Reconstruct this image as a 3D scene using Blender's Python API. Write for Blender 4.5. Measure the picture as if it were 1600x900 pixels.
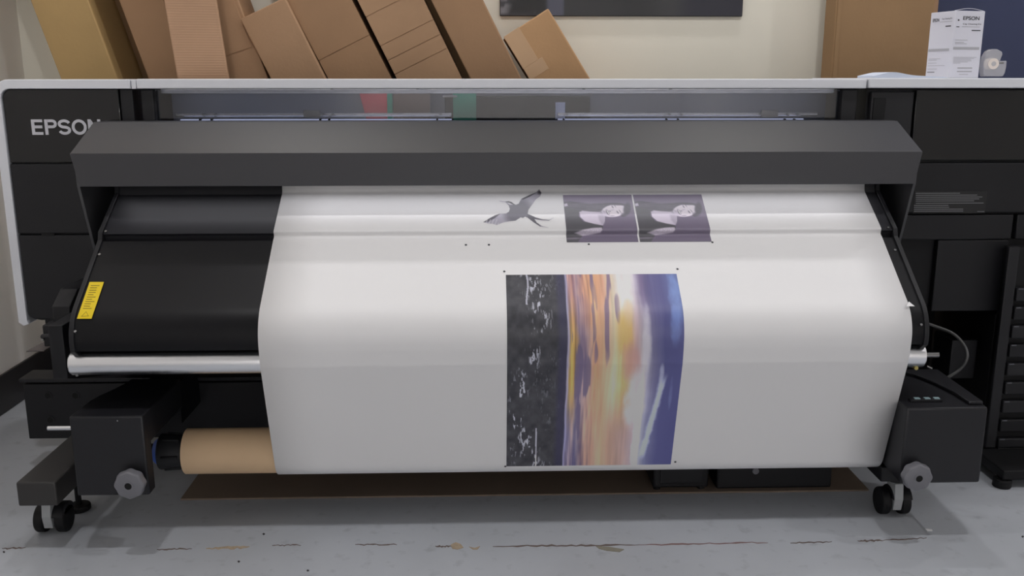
import bpy, bmesh, math, random
import numpy as np
from mathutils import Matrix, Vector
random.seed(4); rng = np.random.RandomState(7)
S = bpy.context.scene
COL = S.collection
for o in list(bpy.data.objects): bpy.data.objects.remove(o)

# ---------------------------------------------------------------- camera
F = 1450.0; EYE = 1.0
TH = math.atan((450-122)/F); PSI = math.radians(1.75)
FW = Vector((math.sin(PSI)*math.cos(TH), math.cos(PSI)*math.cos(TH), -math.sin(TH)))
RT = Vector((math.cos(PSI), -math.sin(PSI), 0))
UP = RT.cross(FW)
cd = bpy.data.cameras.new('camera'); cam = bpy.data.objects.new('camera', cd); COL.objects.link(cam)
cd.sensor_width = 36; cd.lens = F*36/1600; cd.clip_start = .05
cam.matrix_world = Matrix(((RT.x,UP.x,-FW.x,0),(RT.y,UP.y,-FW.y,0),(RT.z,UP.z,-FW.z,EYE),(0,0,0,1)))
S.camera = cam
# ---------------------------------------------------------------- world, lights, exposure
w = bpy.data.worlds.new('world'); S.world = w; w.use_nodes = True
w.node_tree.nodes['Background'].inputs[0].default_value = (.8,.85,1,1)
w.node_tree.nodes['Background'].inputs[1].default_value = 0.05
S.view_settings.view_transform = 'Standard'; S.view_settings.look = 'None'
S.view_settings.gamma = 1; S.view_settings.use_curve_mapping = False
S.view_settings.exposure = 0.0
def ceiling_or_fill_lamp(x, y, sx, sy, power, col=(1,.985,1)):
    l = bpy.data.lights.new('ceiling_or_fill_lamp', 'AREA'); l.shape = 'DISK'; l.size = sx
    l.energy = power; l.color = col
    o = bpy.data.objects.new('ceiling_or_fill_lamp', l); COL.objects.link(o); o.location = (x, y, 2.76)
for lx in (-.72, .95, 2.6):                       # grid of small recessed ceiling lamps; the two far rows are added frontal fill
    ceiling_or_fill_lamp(lx, 1.33, .1, .1, 9.2)
    ceiling_or_fill_lamp(lx, 2.76, .1, .1, 6.6)
    ceiling_or_fill_lamp(lx, -5.8, .1, .1, 14)
    ceiling_or_fill_lamp(lx, -8.6, .1, .1, 42)

# ---------------------------------------------------------------- photo pixel -> place helpers
def ray(x, y): return FW*F + RT*(x-800) - UP*(y-450)
def atY(x, y, Y): d = ray(x, y); t = Y/d.y; return Vector((d.x*t, Y, EYE+d.z*t))
def atZ(x, y, Z): d = ray(x, y); t = (Z-EYE)/d.z; return Vector((d.x*t, d.y*t, Z))
def proj(p):
    v = Vector(p)-Vector((0,0,EYE)); a = v.dot(FW); return 800+F*v.dot(RT)/a, 450-F*v.dot(UP)/a

# ---------------------------------------------------------------- materials
def s2l(c): return c/12.92 if c <= .04045 else ((c+.055)/1.055)**2.4
def rgb(r, g, b, k=1): return tuple(min(1, s2l(v/255)*k) for v in (r,g,b))+(1,)
MATS = {}
def mat(name, col, rough=.5, metal=0, var=0, scale=8, bump=0, bscale=200, spec=.5, stretch=(1,1,1), coat=0):
    if name in MATS: return MATS[name]
    m = bpy.data.materials.new(name); m.use_nodes = True; nt = m.node_tree; b = nt.nodes['Principled BSDF']
    b.inputs['Base Color'].default_value = col; b.inputs['Roughness'].default_value = rough
    b.inputs['Metallic'].default_value = metal; b.inputs['Specular IOR Level'].default_value = spec
    b.inputs['Coat Weight'].default_value = coat
    if var or bump:
        tc = nt.nodes.new('ShaderNodeTexCoord'); mp = nt.nodes.new('ShaderNodeMapping')
        nt.links.new(tc.outputs['Object'], mp.inputs[0]); mp.inputs['Scale'].default_value = stretch
    if var:
        n = nt.nodes.new('ShaderNodeTexNoise'); n.inputs['Scale'].default_value = scale; n.inputs['Detail'].default_value = 5
        nt.links.new(mp.outputs[0], n.inputs['Vector'])
        r = nt.nodes.new('ShaderNodeMapRange'); r.inputs[1].default_value = .3; r.inputs[2].default_value = .7
        r.inputs[3].default_value = 1-var; r.inputs[4].default_value = 1+var
        mx = nt.nodes.new('ShaderNodeVectorMath'); mx.operation = 'SCALE'; mx.inputs[0].default_value = col[:3]
        nt.links.new(n.outputs[0], r.inputs[0]); nt.links.new(r.outputs[0], mx.inputs['Scale'])
        nt.links.new(mx.outputs[0], b.inputs['Base Color'])
    if bump:
        n2 = nt.nodes.new('ShaderNodeTexNoise'); n2.inputs['Scale'].default_value = bscale
        nt.links.new(mp.outputs[0], n2.inputs['Vector'])
        bp = nt.nodes.new('ShaderNodeBump'); bp.inputs['Strength'].default_value = bump; bp.inputs['Distance'].default_value = .002
        nt.links.new(n2.outputs[0], bp.inputs['Height']); nt.links.new(bp.outputs[0], b.inputs['Normal'])
    MATS[name] = m; return m
def emit(name, col, k):
    m = bpy.data.materials.new(name); m.use_nodes = True; b = m.node_tree.nodes['Principled BSDF']
    b.inputs['Base Color'].default_value = col; b.inputs['Emission Color'].default_value = col; b.inputs['Emission Strength'].default_value = k
    return m
def print_mat(name, rough=.45):
    m = bpy.data.materials.new(name); m.use_nodes = True; nt = m.node_tree; b = nt.nodes['Principled BSDF']
    a = nt.nodes.new('ShaderNodeAttribute'); a.attribute_name = 'ink'
    nt.links.new(a.outputs['Color'], b.inputs['Base Color']); b.inputs['Roughness'].default_value = rough
    return m
black = mat('black satin plastic', (.008,.008,.010,1), .5, spec=.35, var=.1, bump=.05, bscale=900)
black2 = mat('dark grey plastic', (.013,.013,.0155,1), .5, spec=.35, bump=.05, bscale=900)
gloss = mat('gloss black plastic', (.008,.008,.009,1), .08)
dark = mat('matt black metal', (.005,.005,.006,1), .6, spec=.3, bump=.05, bscale=700)
hoodm = mat('grey painted hood metal', (.019,.019,.025,1), .48, spec=.85, bump=.04, bscale=1200)
platm = mat('black coated platen', (.007,.007,.0085,1), .38, spec=.22, var=.08, scale=3)
platu = mat('grey metal platen', (.02,.02,.024,1), .5, spec=.25, var=.08, scale=3)
trimm = mat('light grey trim plastic', rgb(230,232,238), .42)
alu = mat('brushed aluminium', (.9,.91,.94,1), .26, metal=1, bump=.12, bscale=60, stretch=(.2,30,30))
chrome = mat('bright screw steel', (.3,.3,.3,1), .25, metal=1)
knobm = mat('grey knob plastic', rgb(118,118,124), .35)
paperm = mat('white print paper', (.89,.885,.89,1), .5)
yellow = mat('yellow warning label', rgb(235,205,15), .45)
yink = mat('label ink', rgb(120,100,10), .6)
bluep = mat('blue plastic', rgb(60,105,205), .4)
corem = mat('brown paper core', rgb(222,190,152), .65, var=.08, scale=4, bump=.1, bscale=300)
logom = mat('silver logo', rgb(205,205,212), .4)
lab_ink = mat('grey label print', rgb(120,120,124), .6)
kitw = mat('white carton board', rgb(226,226,236), .5)
kitg = mat('grey printed band', rgb(180,180,186), .5)
kitk = mat('black print', rgb(50,50,55), .5)
tapew = mat('tape white core', rgb(235,225,215), .5)
def cardboard(name, r, g, b, ribs=0):
    m = mat(name, rgb(r,g,b), .75, var=.07, scale=5, bump=.15, bscale=120)
    if ribs:
        nt = m.node_tree; wv = nt.nodes.new('ShaderNodeTexWave'); wv.bands_direction = 'Z'; wv.inputs['Scale'].default_value = ribs
        tc = nt.nodes.new('ShaderNodeTexCoord'); nt.links.new(tc.outputs['Object'], wv.inputs['Vector'])
        bp = [n for n in nt.nodes if n.type == 'BUMP'][0]; bp.inputs['Strength'].default_value = .35; bp.inputs['Distance'].default_value = .001
        nt.links.new(wv.outputs['Fac'], bp.inputs['Height'])
    return m
cardA = cardboard('yellowish cardboard', 178,148,98)
cardB = cardboard('brown cardboard', 158,124,92)
cardR = cardboard('ribbed cardboard', 178,142,112, 45)
cardD = cardboard('tan cardboard', 170,136,104)
cardH = cardboard('orange brown cardboard', 190,150,108)
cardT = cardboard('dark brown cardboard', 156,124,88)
ctape = mat('brown packing tape', rgb(196,158,118), .3)

# ---------------------------------------------------------------- mesh helpers
def link(name, me, m, parent=None, smooth=False):
    o = bpy.data.objects.new(name, me); COL.objects.link(o)
    if m: me.materials.append(m)
    if smooth:
        for p in me.polygons: p.use_smooth = True
        if smooth != 'all':
            me.set_sharp_from_angle(angle=math.radians(20))
    if parent:
        o.parent = parent
        if parent.type == 'EMPTY': o.matrix_parent_inverse = Matrix.Translation(-parent.location)
    return o
def done(name, bm, m, parent=None, bevel=0, seg=2, smooth=True):
    bmesh.ops.recalc_face_normals(bm, faces=bm.faces)
    if bevel:
        es = [e for e in bm.edges if len(e.link_faces) == 2 and e.calc_face_angle(0) > .5]
        bmesh.ops.bevel(bm, geom=es, offset=bevel, segments=seg, affect='EDGES', profile=.5, clamp_overlap=True)
    me = bpy.data.meshes.new(name); bm.to_mesh(me); bm.free()
    return link(name, me, m, parent, smooth)
def box(x0, x1, y0, y1, z0, z1, bm=None):
    bm = bm or bmesh.new()
    v = [bm.verts.new((x,y,z)) for x in (x0,x1) for y in (y0,y1) for z in (z0,z1)]
    for f in ((0,1,3,2),(4,6,7,5),(0,4,5,1),(2,3,7,6),(0,2,6,4),(1,5,7,3)): bm.faces.new([v[i] for i in f])
    return bm
def obox(o, a, b, c, bm=None):
    "box from corner o along three edge vectors"
    bm = bm or bmesh.new(); o, a, b, c = map(Vector, (o,a,b,c))
    v = [bm.verts.new(o+a*i+b*j+c*k) for i in (0,1) for j in (0,1) for k in (0,1)]
    for f in ((0,1,3,2),(4,6,7,5),(0,4,5,1),(2,3,7,6),(0,2,6,4),(1,5,7,3)): bm.faces.new([v[i] for i in f])
    return bm
def prism(pts, axis, a0, a1, bm=None):
    "polygon (2D) extruded along axis: 'x' pts=(y,z); 'y' pts=(x,z); 'z' pts=(x,y)"
    bm = bm or bmesh.new()
    def P(p, a): return {'x':(a,p[0],p[1]), 'y':(p[0],a,p[1]), 'z':(p[0],p[1],a)}[axis]
    A = [bm.verts.new(P(p,a0)) for p in pts]; B = [bm.verts.new(P(p,a1)) for p in pts]
    bm.faces.new(A); bm.faces.new(B[::-1]); n = len(pts)
    for i in range(n): bm.faces.new((A[i],A[(i+1)%n],B[(i+1)%n],B[i]))
    return bm
def cyl(c0, c1, r, n=32, bm=None, r1=None):
    bm = bm or bmesh.new(); c0, c1 = Vector(c0), Vector(c1); d = (c1-c0)
    q = d.to_track_quat('Z','Y').to_matrix().to_4x4(); q.translation = (c0+c1)/2
    bmesh.ops.create_cone(bm, cap_ends=True, segments=n, radius1=r, radius2=r if r1 is None else r1, depth=d.length, matrix=q)
    return bm
def ring(c0, c1, ro, ri, n=32):
    "hollow cylinder"
    bm = bmesh.new(); c0, c1 = Vector(c0), Vector(c1); d = (c1-c0).normalized(); q = d.to_track_quat('Z','Y')
    loops = []
    for c, r in ((c0,ro),(c1,ro),(c1,ri),(c0,ri)):
        loops.append([bm.verts.new(c+q@Vector((r*math.cos(t*2*math.pi/n), r*math.sin(t*2*math.pi/n),0))) for t in range(n)])
    for k in range(4):
        for i in range(n): bm.faces.new((loops[k][i],loops[k][(i+1)%n],loops[(k+1)%4][(i+1)%n],loops[(k+1)%4][i]))
    return bm
def tube(pts, r, n=10):
    bm = bmesh.new(); pts = [Vector(p) for p in pts]; L = []
    for i, p in enumerate(pts):
        d = pts[min(i+1,len(pts)-1)]-pts[max(i-1,0)]; q = d.to_track_quat('Z','Y')
        L.append([bm.verts.new(p+q@Vector((r*math.cos(t*2*math.pi/n), r*math.sin(t*2*math.pi/n),0))) for t in range(n)])
    for a, b in zip(L, L[1:]):
        for i in range(n): bm.faces.new((a[i],a[(i+1)%n],b[(i+1)%n],b[i]))
    bm.faces.new(L[0]); bm.faces.new(L[-1][::-1])
    return bm
def smoothpath(pts, k=8):
    pts = [Vector(p) for p in pts]; out = []; P = [pts[0]]+pts+[pts[-1]]
    for i in range(1, len(P)-2):
        for j in range(k):
            t = j/k; a,b,c,d = P[i-1],P[i],P[i+1],P[i+2]
            out.append(.5*((2*b)+(c-a)*t+(2*a-5*b+4*c-d)*t*t+(3*b-a-3*c+d)*t**3))
    return out+[pts[-1]]
def pbox(x0, y0, x1, y1, Y, depth, bm=None):
    "box whose front face fills a pixel rectangle at distance Y"
    a, b = atY((x0+x1)/2, y0, Y).z, atY((x0+x1)/2, y1, Y).z
    l, r = atY(x0, (y0+y1)/2, Y).x, atY(x1, (y0+y1)/2, Y).x
    return box(l, r, Y, Y+depth, b, a, bm)
def text(name, body, M, m, parent, width=None, height=None, bold=0, thick=.0004):
    cu = bpy.data.curves.new(name, 'FONT'); cu.body = body; cu.size = 1; cu.offset = bold; cu.extrude = 0
    t = bpy.data.objects.new(name, cu); COL.objects.link(t); bpy.context.view_layer.update()
    me = bpy.data.meshes.new_from_object(t); bpy.data.objects.remove(t); bpy.data.curves.remove(cu)
    xs = [v.co.x for v in me.vertices]; ys = [v.co.y for v in me.vertices]
    sx = width/(max(xs)-min(xs)); sy = height/(max(ys)-min(ys)) if height else sx
    me.transform(Matrix.Translation((-min(xs),-min(ys),0))); me.transform(Matrix.Diagonal((sx,sy,1,1))); me.transform(M)
    me.name = name; me.materials.clear()
    return link(name, me, m, parent)
def basis(o, ex, ey):
    ex = Vector(ex).normalized(); ey = Vector(ey).normalized(); ez = ex.cross(ey)
    return Matrix(((ex.x,ey.x,ez.x,o[0]),(ex.y,ey.y,ez.y,o[1]),(ex.z,ey.z,ez.z,o[2]),(0,0,0,1)))
def thing(name, label, cat, loc, group=None):
    o = bpy.data.objects.new(name, None); COL.objects.link(o); o.location = loc; o.empty_display_size = .05
    tag(o, label, cat, group); return o
def tag(o, label, cat, group=None):
    o['label'] = label; o['category'] = cat
    if group: o['group'] = group
    return o
def struct(o): o['kind'] = 'structure'; return o

# ---------------------------------------------------------------- the room
LW, BW = -1.475, 3.11
wallm = mat('cream wall paint', rgb(245,241,226), .7, var=.03, scale=1.5, bump=.05, bscale=90)
wallw = mat('white wall paint', rgb(250,246,241), .7, var=.03, scale=1.5, bump=.05, bscale=90)
navy = mat('navy wall paint', rgb(52,60,92), .6, var=.04, scale=2)
ceilm = mat('white ceiling', rgb(225,225,222), .8)
basem = mat('black rubber baseboard', rgb(48,46,48), .45)
def floor_mat():
    m = bpy.data.materials.new('grey painted concrete'); m.use_nodes = True; nt = m.node_tree; b = nt.nodes['Principled BSDF']
    tc = nt.nodes.new('ShaderNodeTexCoord')
    n = nt.nodes.new('ShaderNodeTexNoise'); n.inputs['Scale'].default_value = 2.2; n.inputs['Detail'].default_value = 6
    n2 = nt.nodes.new('ShaderNodeTexNoise'); n2.inputs['Scale'].default_value = 30; n2.inputs['Detail'].default_value = 4
    cr = nt.nodes.new('ShaderNodeValToRGB'); e = cr.color_ramp.elements
    e[0].position = .35; e[0].color = rgb(180,184,190); e[1].position = .7; e[1].color = rgb(193,197,204)
    cr2 = nt.nodes.new('ShaderNodeValToRGB'); e = cr2.color_ramp.elements
    e[0].position = .25; e[0].color = (.82,.82,.82,1); e[1].position = .42; e[1].color = (1,1,1,1)
    mx = nt.nodes.new('ShaderNodeMix'); mx.data_type = 'RGBA'; mx.blend_type = 'MULTIPLY'; mx.inputs[0].default_value = 1
    for q in (n, n2): nt.links.new(tc.outputs['Object'], q.inputs['Vector'])
    nt.links.new(n.outputs[0], cr.inputs[0]); nt.links.new(n2.outputs[0], cr2.inputs[0])
    nt.links.new(cr.outputs[0], mx.inputs[6]); nt.links.new(cr2.outputs[0], mx.inputs[7]); nt.links.new(mx.outputs[2], b.inputs['Base Color'])
    b.inputs['Roughness'].default_value = .42
    bp = nt.nodes.new('ShaderNodeBump'); bp.inputs['Strength'].default_value = .06; nt.links.new(n2.outputs[0], bp.inputs['Height']); nt.links.new(bp.outputs[0], b.inputs['Normal'])
    return m
floor = struct(done('floor', box(LW-.1, 3.3, -10.7, BW+.1, -.1, 0), floor_mat()))
struct(done('ceiling', box(LW-.1, 3.3, -10.7, BW+.1, 2.8, 2.9), ceilm))
struct(done('wall_back', box(LW, 3.2, BW, BW+.1, 0, 2.8), wallm))
struct(done('wall_left', box(LW-.1, LW, -10.6, BW+.1, 0, 2.8), wallw))
struct(done('wall_right', box(3.2, 3.3, -10.6, BW+.1, 0, 2.8), wallw))
struct(done('wall_front', box(LW, 3.2, -10.7, -10.6, 0, 2.8), wallw))
nx = atY(1461, 60, 3.07).x
struct(done('wall_back_navy', box(nx, 3.2, 3.07, BW, 0, 2.8), navy))
struct(done('baseboard_left', box(LW, LW+.008, -10.6, BW, 0, .12), basem, bevel=.003))
struct(done('baseboard_back', box(LW+.008, nx, BW-.008, BW, 0, .12), basem, bevel=.003))
# worn joint and chips in the floor paint
def blob(name, px, m, z=.0012, parent=floor):
    bm = bmesh.new(); c = [bm.verts.new(atZ(x, y, z)) for x, y in px]; bm.faces.new(c)
    r = bmesh.ops.extrude_face_region(bm, geom=bm.faces[:]); bmesh.ops.translate(bm, vec=(0,0,-z), verts=[v for v in r['geom'] if isinstance(v, bmesh.types.BMVert)])
    return done(name, bm, m, parent, smooth=False)
crackm = mat('crack dirt', rgb(112,98,92), .8); chipm = mat('bare tan concrete', rgb(176,158,134), .8, var=.15, scale=90)
flakem = mat('olive paint flake', rgb(140,136,122), .7); redm = mat('reddish crack', rgb(135,108,106), .8)
def crack(p0, p1, wid, m, n=14):
    up_, lo = [], []
    for i in range(n+1):
        t = i/n; x = p0[0]+(p1[0]-p0[0])*t; y = p0[1]+(p1[1]-p0[1])*t+random.uniform(-.9,.9)
        h = wid*random.uniform(.25,1)*min(1, 4*t+.15, 4*(1-t)+.15); up_.append((x,y-h/2)); lo.append((x,y+h/2))
    blob('floor_crack', up_+lo[::-1], m)
crack((3,857),(40,855),2,crackm); crack((245,858),(300,857),2,crackm); crack((322,857),(390,854),4.5,chipm); crack((425,852),(470,851),1.5,crackm)
crack((555,851),(620,850),1.6,crackm); crack((680,853),(705,853),2.5,crackm); crack((770,853),(1000,851),2.6,crackm,30)
crack((1000,851),(1200,847),2,redm,24); crack((1235,848),(1300,846),1.4,crackm); crack((1340,845),(1380,844),2.5,crackm); crack((1380,844),(1448,840),1.4,crackm)
blob('paint_chip', [(704,851),(712,847),(720,850),(724,855),(715,858),(707,857)], chipm)
blob('paint_chip', [(733,854),(742,856),(750,853),(746,858),(739,858)], chipm)
blob('paint_chip', [(931,853),(950,854),(975,858),(968,862),(948,860),(936,857)], flakem)
blob('paint_chip', [(1446,826),(1456,827),(1457,829),(1449,829)], paperm)
for (x,y) in ((481,891),(6,862),(373,877),(412,834),(1598,838)): blob('floor_speck', [(x-2,y),(x,y-1.5),(x+2,y),(x,y+1.5)], basem)

# ---------------------------------------------------------------- the printer
pr = thing('large_format_printer', 'wide black roll-fed printer with light grey trim and angled grey hood', 'printer', (0.04, 2.3, 0))
FY, BY = 2.30, 2.70          # front and back of the body
TOP = .997
# towers and body shell
def rrect(x0, x1, z0, z1, r, corners=(1,1,1,1), n=6):
    "rounded rectangle; corners = bl, br, tr, tl"
    out = []
    for k, (cx, cz, a0) in enumerate(((x0+r,z0+r,180),(x1-r,z0+r,270),(x1-r,z1-r,0),(x0+r,z1-r,90))):
        if corners[k]:
            out += [(cx+r*math.cos(math.radians(a0+90*i/n)), cz+r*math.sin(math.radians(a0+90*i/n))) for i in range(n+1)]
        else: out.append(((x0,z0),(x1,z0),(x1,z1),(x0,z1))[k])
    return out
done('left_tower', prism(rrect(-1.15, -.845, .402, .974, .028, (1,0,0,1)), 'y', FY+.012, BY), black, pr)
done('right_tower', box(.95, 1.62, FY+.02, BY, .41, .974), black, pr)
done('main_body', box(-.845, .95, FY+.02, BY, .40, .875), black, pr)
# panels of the left tower
done('gloss_panel', prism(rrect(-1.148, -.874, .800, .974, .024, (0,0,0,1)), 'y', FY, FY+.012), gloss, pr, bevel=.0015)
done('front_panel', box(-1.148, -.848, FY-.004, FY+.012, .626, .797), black2, pr, bevel=.003)
low = done('front_panel', prism(rrect(-1.148, -.848, .408, .622, .02, (1,0,0,0)), 'y', FY-.004, FY+.012), black2, pr, bevel=.003)
done('finger_notch', pbox(65, 364.5, 85, 368, FY-.0045, .004), dark, low)
done('side_strip', box(-.872, -.842, FY+.004, FY+.02, .80, .974), black2, pr, bevel=.002)
done('window_pillar', box(-.826, -.795, FY+.012, FY+.06, .875, .974), black2, pr, bevel=.004)
done('window_pillar', box(.885, .925, FY+.012, FY+.06, .875, .974), black2, pr, bevel=.004)
def letter(ch, x0, z0, w_, h, t):
    "upright bold letter as flat outline pieces (lists of quads in x, z)"
    Q = []; R = lambda a, b, c, d: Q.append([(a,c),(b,c),(b,d),(a,d)])
    def stroke(p):
        for k, (a, b) in enumerate(zip(p, p[1:])):
            def nn(i):
                u = Vector(p[min(i+1,len(p)-1)])-Vector(p[max(i-1,0)]); u.normalize(); return Vector((-u.y,u.x))*t/2
            A, B = Vector(a), Vector(b); na, nb = nn(k), nn(k+1); Q.append([tuple(A+na),tuple(B+nb),tuple(B-nb),tuple(A-na)])
    el = lambda cx, cz, rx, rz, a0, a1, n: [(cx+rx*math.cos(math.radians(a0+(a1-a0)*i/n)), cz+rz*math.sin(math.radians(a0+(a1-a0)*i/n))) for i in range(n+1)]
    x1, z1, h2 = x0+w_, z0+h, t/2
    if ch == 'E': R(x0,x0+t*1.1,z0,z1); R(x0+t*1.1,x1,z0,z0+t); R(x0+t*1.1,x1,z1-t,z1); R(x0+t*1.1,x1*.96+x0*.04,z0+h/2-t*.4,z0+h/2+t*.6)
    if ch == 'P': R(x0,x0+t*1.1,z0,z1); stroke([(x0+t,z1-h2)]+el(x1-h*.285, z1-h*.285, h*.285-h2, h*.285-h2, 90, -90, 12)+[(x0+t,z1-h*.57+h2)])
    if ch == 'O': stroke(el(x0+w_/2, z0+h/2, w_/2-h2, h/2-h2, 0, 360, 32))
    if ch == 'N': R(x0,x0+t*1.1,z0,z1); R(x1-t*1.1,x1,z0,z1); Q.append([(x0+t*1.1,z1),(x0+t*.9,z1-t*1.4),(x1-t*1.1,z0),(x1-t*.9,z0+t*1.4)])
    if ch == 'S':
        cx = x0+w_/2; r1 = (h/2-h2)/2+.0; rx = w_/2-h2
        stroke(el(cx, z1-h2-r1, rx, r1, 15, 270, 14)+el(cx, z0+h2+r1, rx, r1, 90, -165, 14)[1:])
    return Q
lx0 = atY(50,205,FY-.001).x; cap = .0365; zb = .8665
for ch, xo, ww in (('E',0,.0265),('P',.0315,.0290),('S',.0630,.0300),('O',.0955,.0355),('N',.1345,.0300)):
    bm = bmesh.new()
    for q in letter(ch, lx0+xo, zb, ww, cap, .0066): prism(q, 'y', FY-.0012, FY+.0005, bm)
    done('brand_letter', bm, logom, pr, smooth=False)
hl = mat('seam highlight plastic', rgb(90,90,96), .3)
# light grey trim: C-shaped frame, lid edge, right shelf edge
def cframe():
    o, i = [], []
    for (r, off, L) in ((.045, 0, o), (.026, .022, i)):
        x0, z1, z0 = -1.172+off, TOP-off, .393
        L.append((-.842, z1)); cx, cz = -1.172+.045, TOP-.045
        L += [(cx+(.045-off)*math.cos(math.radians(90+90*k/8)), cz+(.045-off)*math.sin(math.radians(90+90*k/8))) for k in range(9)]
        L.append((x0, .40))
    i[-1] = (-1.15, .405)
    pts = o[:-1]+[(-1.172,.402),(-1.168,.393),(-1.156,.392),(-1.146,.396)]+i[::-1]
    bm = bmesh.new()
    A = o+[(-1.160,.391)]; B = i+[(-1.146,.396)]
    va = [[bm.verts.new((x,y,z)) for (x,z) in A] for y in (FY-.006, BY)]
    vb = [[bm.verts.new((x,y,z)) for (x,z) in B] for y in (FY-.006, BY)]
    n = len(A)
    for k in range(n-1):
        bm.faces.new((va[0][k],va[0][k+1],vb[0][k+1],vb[0][k])); bm.faces.new((va[1][k],vb[1][k],vb[1][k+1],va[1][k+1]))
        bm.faces.new((va[0][k],va[1][k],va[1][k+1],va[0][k+1])); bm.faces.new((vb[0][k],vb[0][k+1],vb[1][k+1],vb[1][k]))
    bm.faces.new((va[0][0],vb[0][0],vb[1][0],va[1][0])); bm.faces.new((va[0][-1],va[1][-1],vb[1][-1],vb[0][-1]))
    return bm
done('trim_frame', cframe(), trimm, pr, bevel=.002)
done('lid', box(-.84, -.8285, FY-.004, BY, TOP-.0225, TOP), trimm, pr, bevel=.0015)
lid = done('lid', box(-.8275, .938, FY-.006, BY, TOP-.022, TOP+.001), trimm, pr, bevel=.003)
done('top_shelf', box(.941, 1.62, FY-.012, BY, TOP-.021, TOP+.003), trimm, pr, bevel=.003)
for x in (518, 652, 912, 1048): done('lid_latch', pbox(x-2, 137, x+2, 139.5, FY-.003, .01), black, lid)
# window: smoked pane over the lit interior
def smoked():
    m = bpy.data.materials.new('smoked acrylic'); m.use_nodes = True; nt = m.node_tree; nt.nodes.clear()
    out = nt.nodes.new('ShaderNodeOutputMaterial'); t = nt.nodes.new('ShaderNodeBsdfTransparent'); g = nt.nodes.new('ShaderNodeBsdfGlossy')
    t.inputs[0].default_value = (.72,.73,.76,1); g.inputs['Roughness'].default_value = .03
    fr = nt.nodes.new('ShaderNodeFresnel'); fr.inputs[0].default_value = 1.6
    mx = nt.nodes.new('ShaderNodeMixShader'); nt.links.new(fr.outputs[0], mx.inputs[0]); nt.links.new(t.outputs[0], mx.inputs[1]); nt.links.new(g.outputs[0], mx.inputs[2])
    nt.links.new(mx.outputs[0], out.inputs[0]); return m
done('window_pane', box(-.795, .885, FY+.03, FY+.034, .875, .972), smoked(), pr)
inm = mat('grey interior sheet metal', rgb(120,122,130), .45)
inside = done('interior_back', box(-.80, .90, FY+.16, FY+.165, .875, .974), inm, pr)
rail = done('carriage_rail', box(-.775, -.08, FY+.10, FY+.12, .905, .914), alu, pr, bevel=.002)
rail2 = done('carriage_rail', box(.19, .86, FY+.10, FY+.12, .905, .914), alu, pr, bevel=.002)
ledm = emit('led strip light', (.72,.76,1,1), .7)
done('led_strip', box(-.76, -.08, FY+.09, FY+.1, .893, .899), ledm, pr)
done('led_strip', box(.19, .82, FY+.09, FY+.1, .893, .899), ledm, pr)
done('interior_fill_strip', box(-.78, .87, FY+.085, FY+.10, .9705, .9735), emit('interior fill light', (.85,.88,1,1), 3.2), pr)  # hidden glowing strip added to brighten the interior
done('top_rail', box(-.79, .88, FY+.05, FY+.06, .9625, .9745), alu, pr, bevel=.001)
def clampset(x, par):
    done('clamp', pbox(x-13, 172, x+13, 184, FY+.085, .01), chrome, par, bevel=.001)
for x in (487, 1203): clampset(x, rail)
for x in (317, 335, 505, 519, 688, 886, 1047, 1065, 1232, 1247):
    c = atY(x, 179, FY+.08); done('screw', cyl(c, c+Vector((0,.02,0)), .0028, 10), chrome, rail if x < 800 else rail2)
    c = atY(x-5, 187, FY+.08); done('screw', cyl(c, c+Vector((0,.02,0)), .0025, 10), dark, rail if x < 800 else rail2)
def refl_panel(x0, x1, m, Y=FY+.13, y0=140, y1=192): done('reflection_panel', pbox(x0, y0, x1, y1, Y, .01), m, pr)
prd = mat('red reflection', rgb(190,45,60), .5); pgr = mat('green reflection', rgb(40,140,110), .5); pbr = mat('brown reflection', rgb(105,85,75), .5)  # reflections in the pane, built as coloured panels behind it
done('reflection_panel', prism([(atY(x,y,FY+.13).x, atY(x,y,FY+.13).z) for x, y in ((560,140),(605,140),(605,192),(574,192))], 'y', FY+.13, FY+.14), prd, pr)
refl_panel(605, 613, pgr); refl_panel(615, 672, pbr)
refl_panel(708, 744, pgr, FY+.12)
car = done('print_carriage', pbox(695, 150, 922, 195, FY+.125, .03), dark, pr, bevel=.004)
done('carriage_label', pbox(868, 160, 883, 186, FY+.115, .01), mat('pale plastic', rgb(190,195,220), .4), car)
done('carriage_label', pbox(692, 149, 714, 152, FY+.115, .01), chrome, car)
# hood
hx0, hx1 = -.909, .992
hood = done('hood_top', prism([(2.083,.838),(2.227,.900),(2.30,.900),(2.30,.893),(2.229,.893),(2.087,.831)], 'x', hx0, hx1), hoodm, pr, bevel=.0015)
# front face slightly narrower at its lower edge
bm = bmesh.new()
q = [(hx0,2.083,.837),(hx1,2.083,.837),(hx1-.012,2.083,.765),(hx0+.014,2.083,.765)]
f0 = [bm.verts.new(p) for p in q]; f1 = [bm.verts.new((p[0],p[1]+.006,p[2])) for p in q]
bm.faces.new(f0); bm.faces.new(f1[::-1])
for i in range(4): bm.faces.new((f0[i],f0[(i+1)%4],f1[(i+1)%4],f1[i]))
done('hood_front', bm, hoodm, hood, bevel=.001)
for x in (hx0+.006, hx1-.012):
    done('hood_side', prism([(2.086,.834),(2.228,.896),(2.298,.896),(2.298,.60),(2.145,.60),(2.089,.766)], 'x', x, x+.006), mat('hood side metal', (.07,.07,.075,1), .45), hood)
done('hood_lip', box(hx0+.02, hx1-.02, 2.089, 2.14, .766, .769), dark, hood)
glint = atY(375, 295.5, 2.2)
done('hood_led', cyl(glint+Vector((0,0,.002)), glint+Vector((0,.008,.002)), .0022, 12), emit('white led', (.85,.88,1,1), 3), hood)
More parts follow.
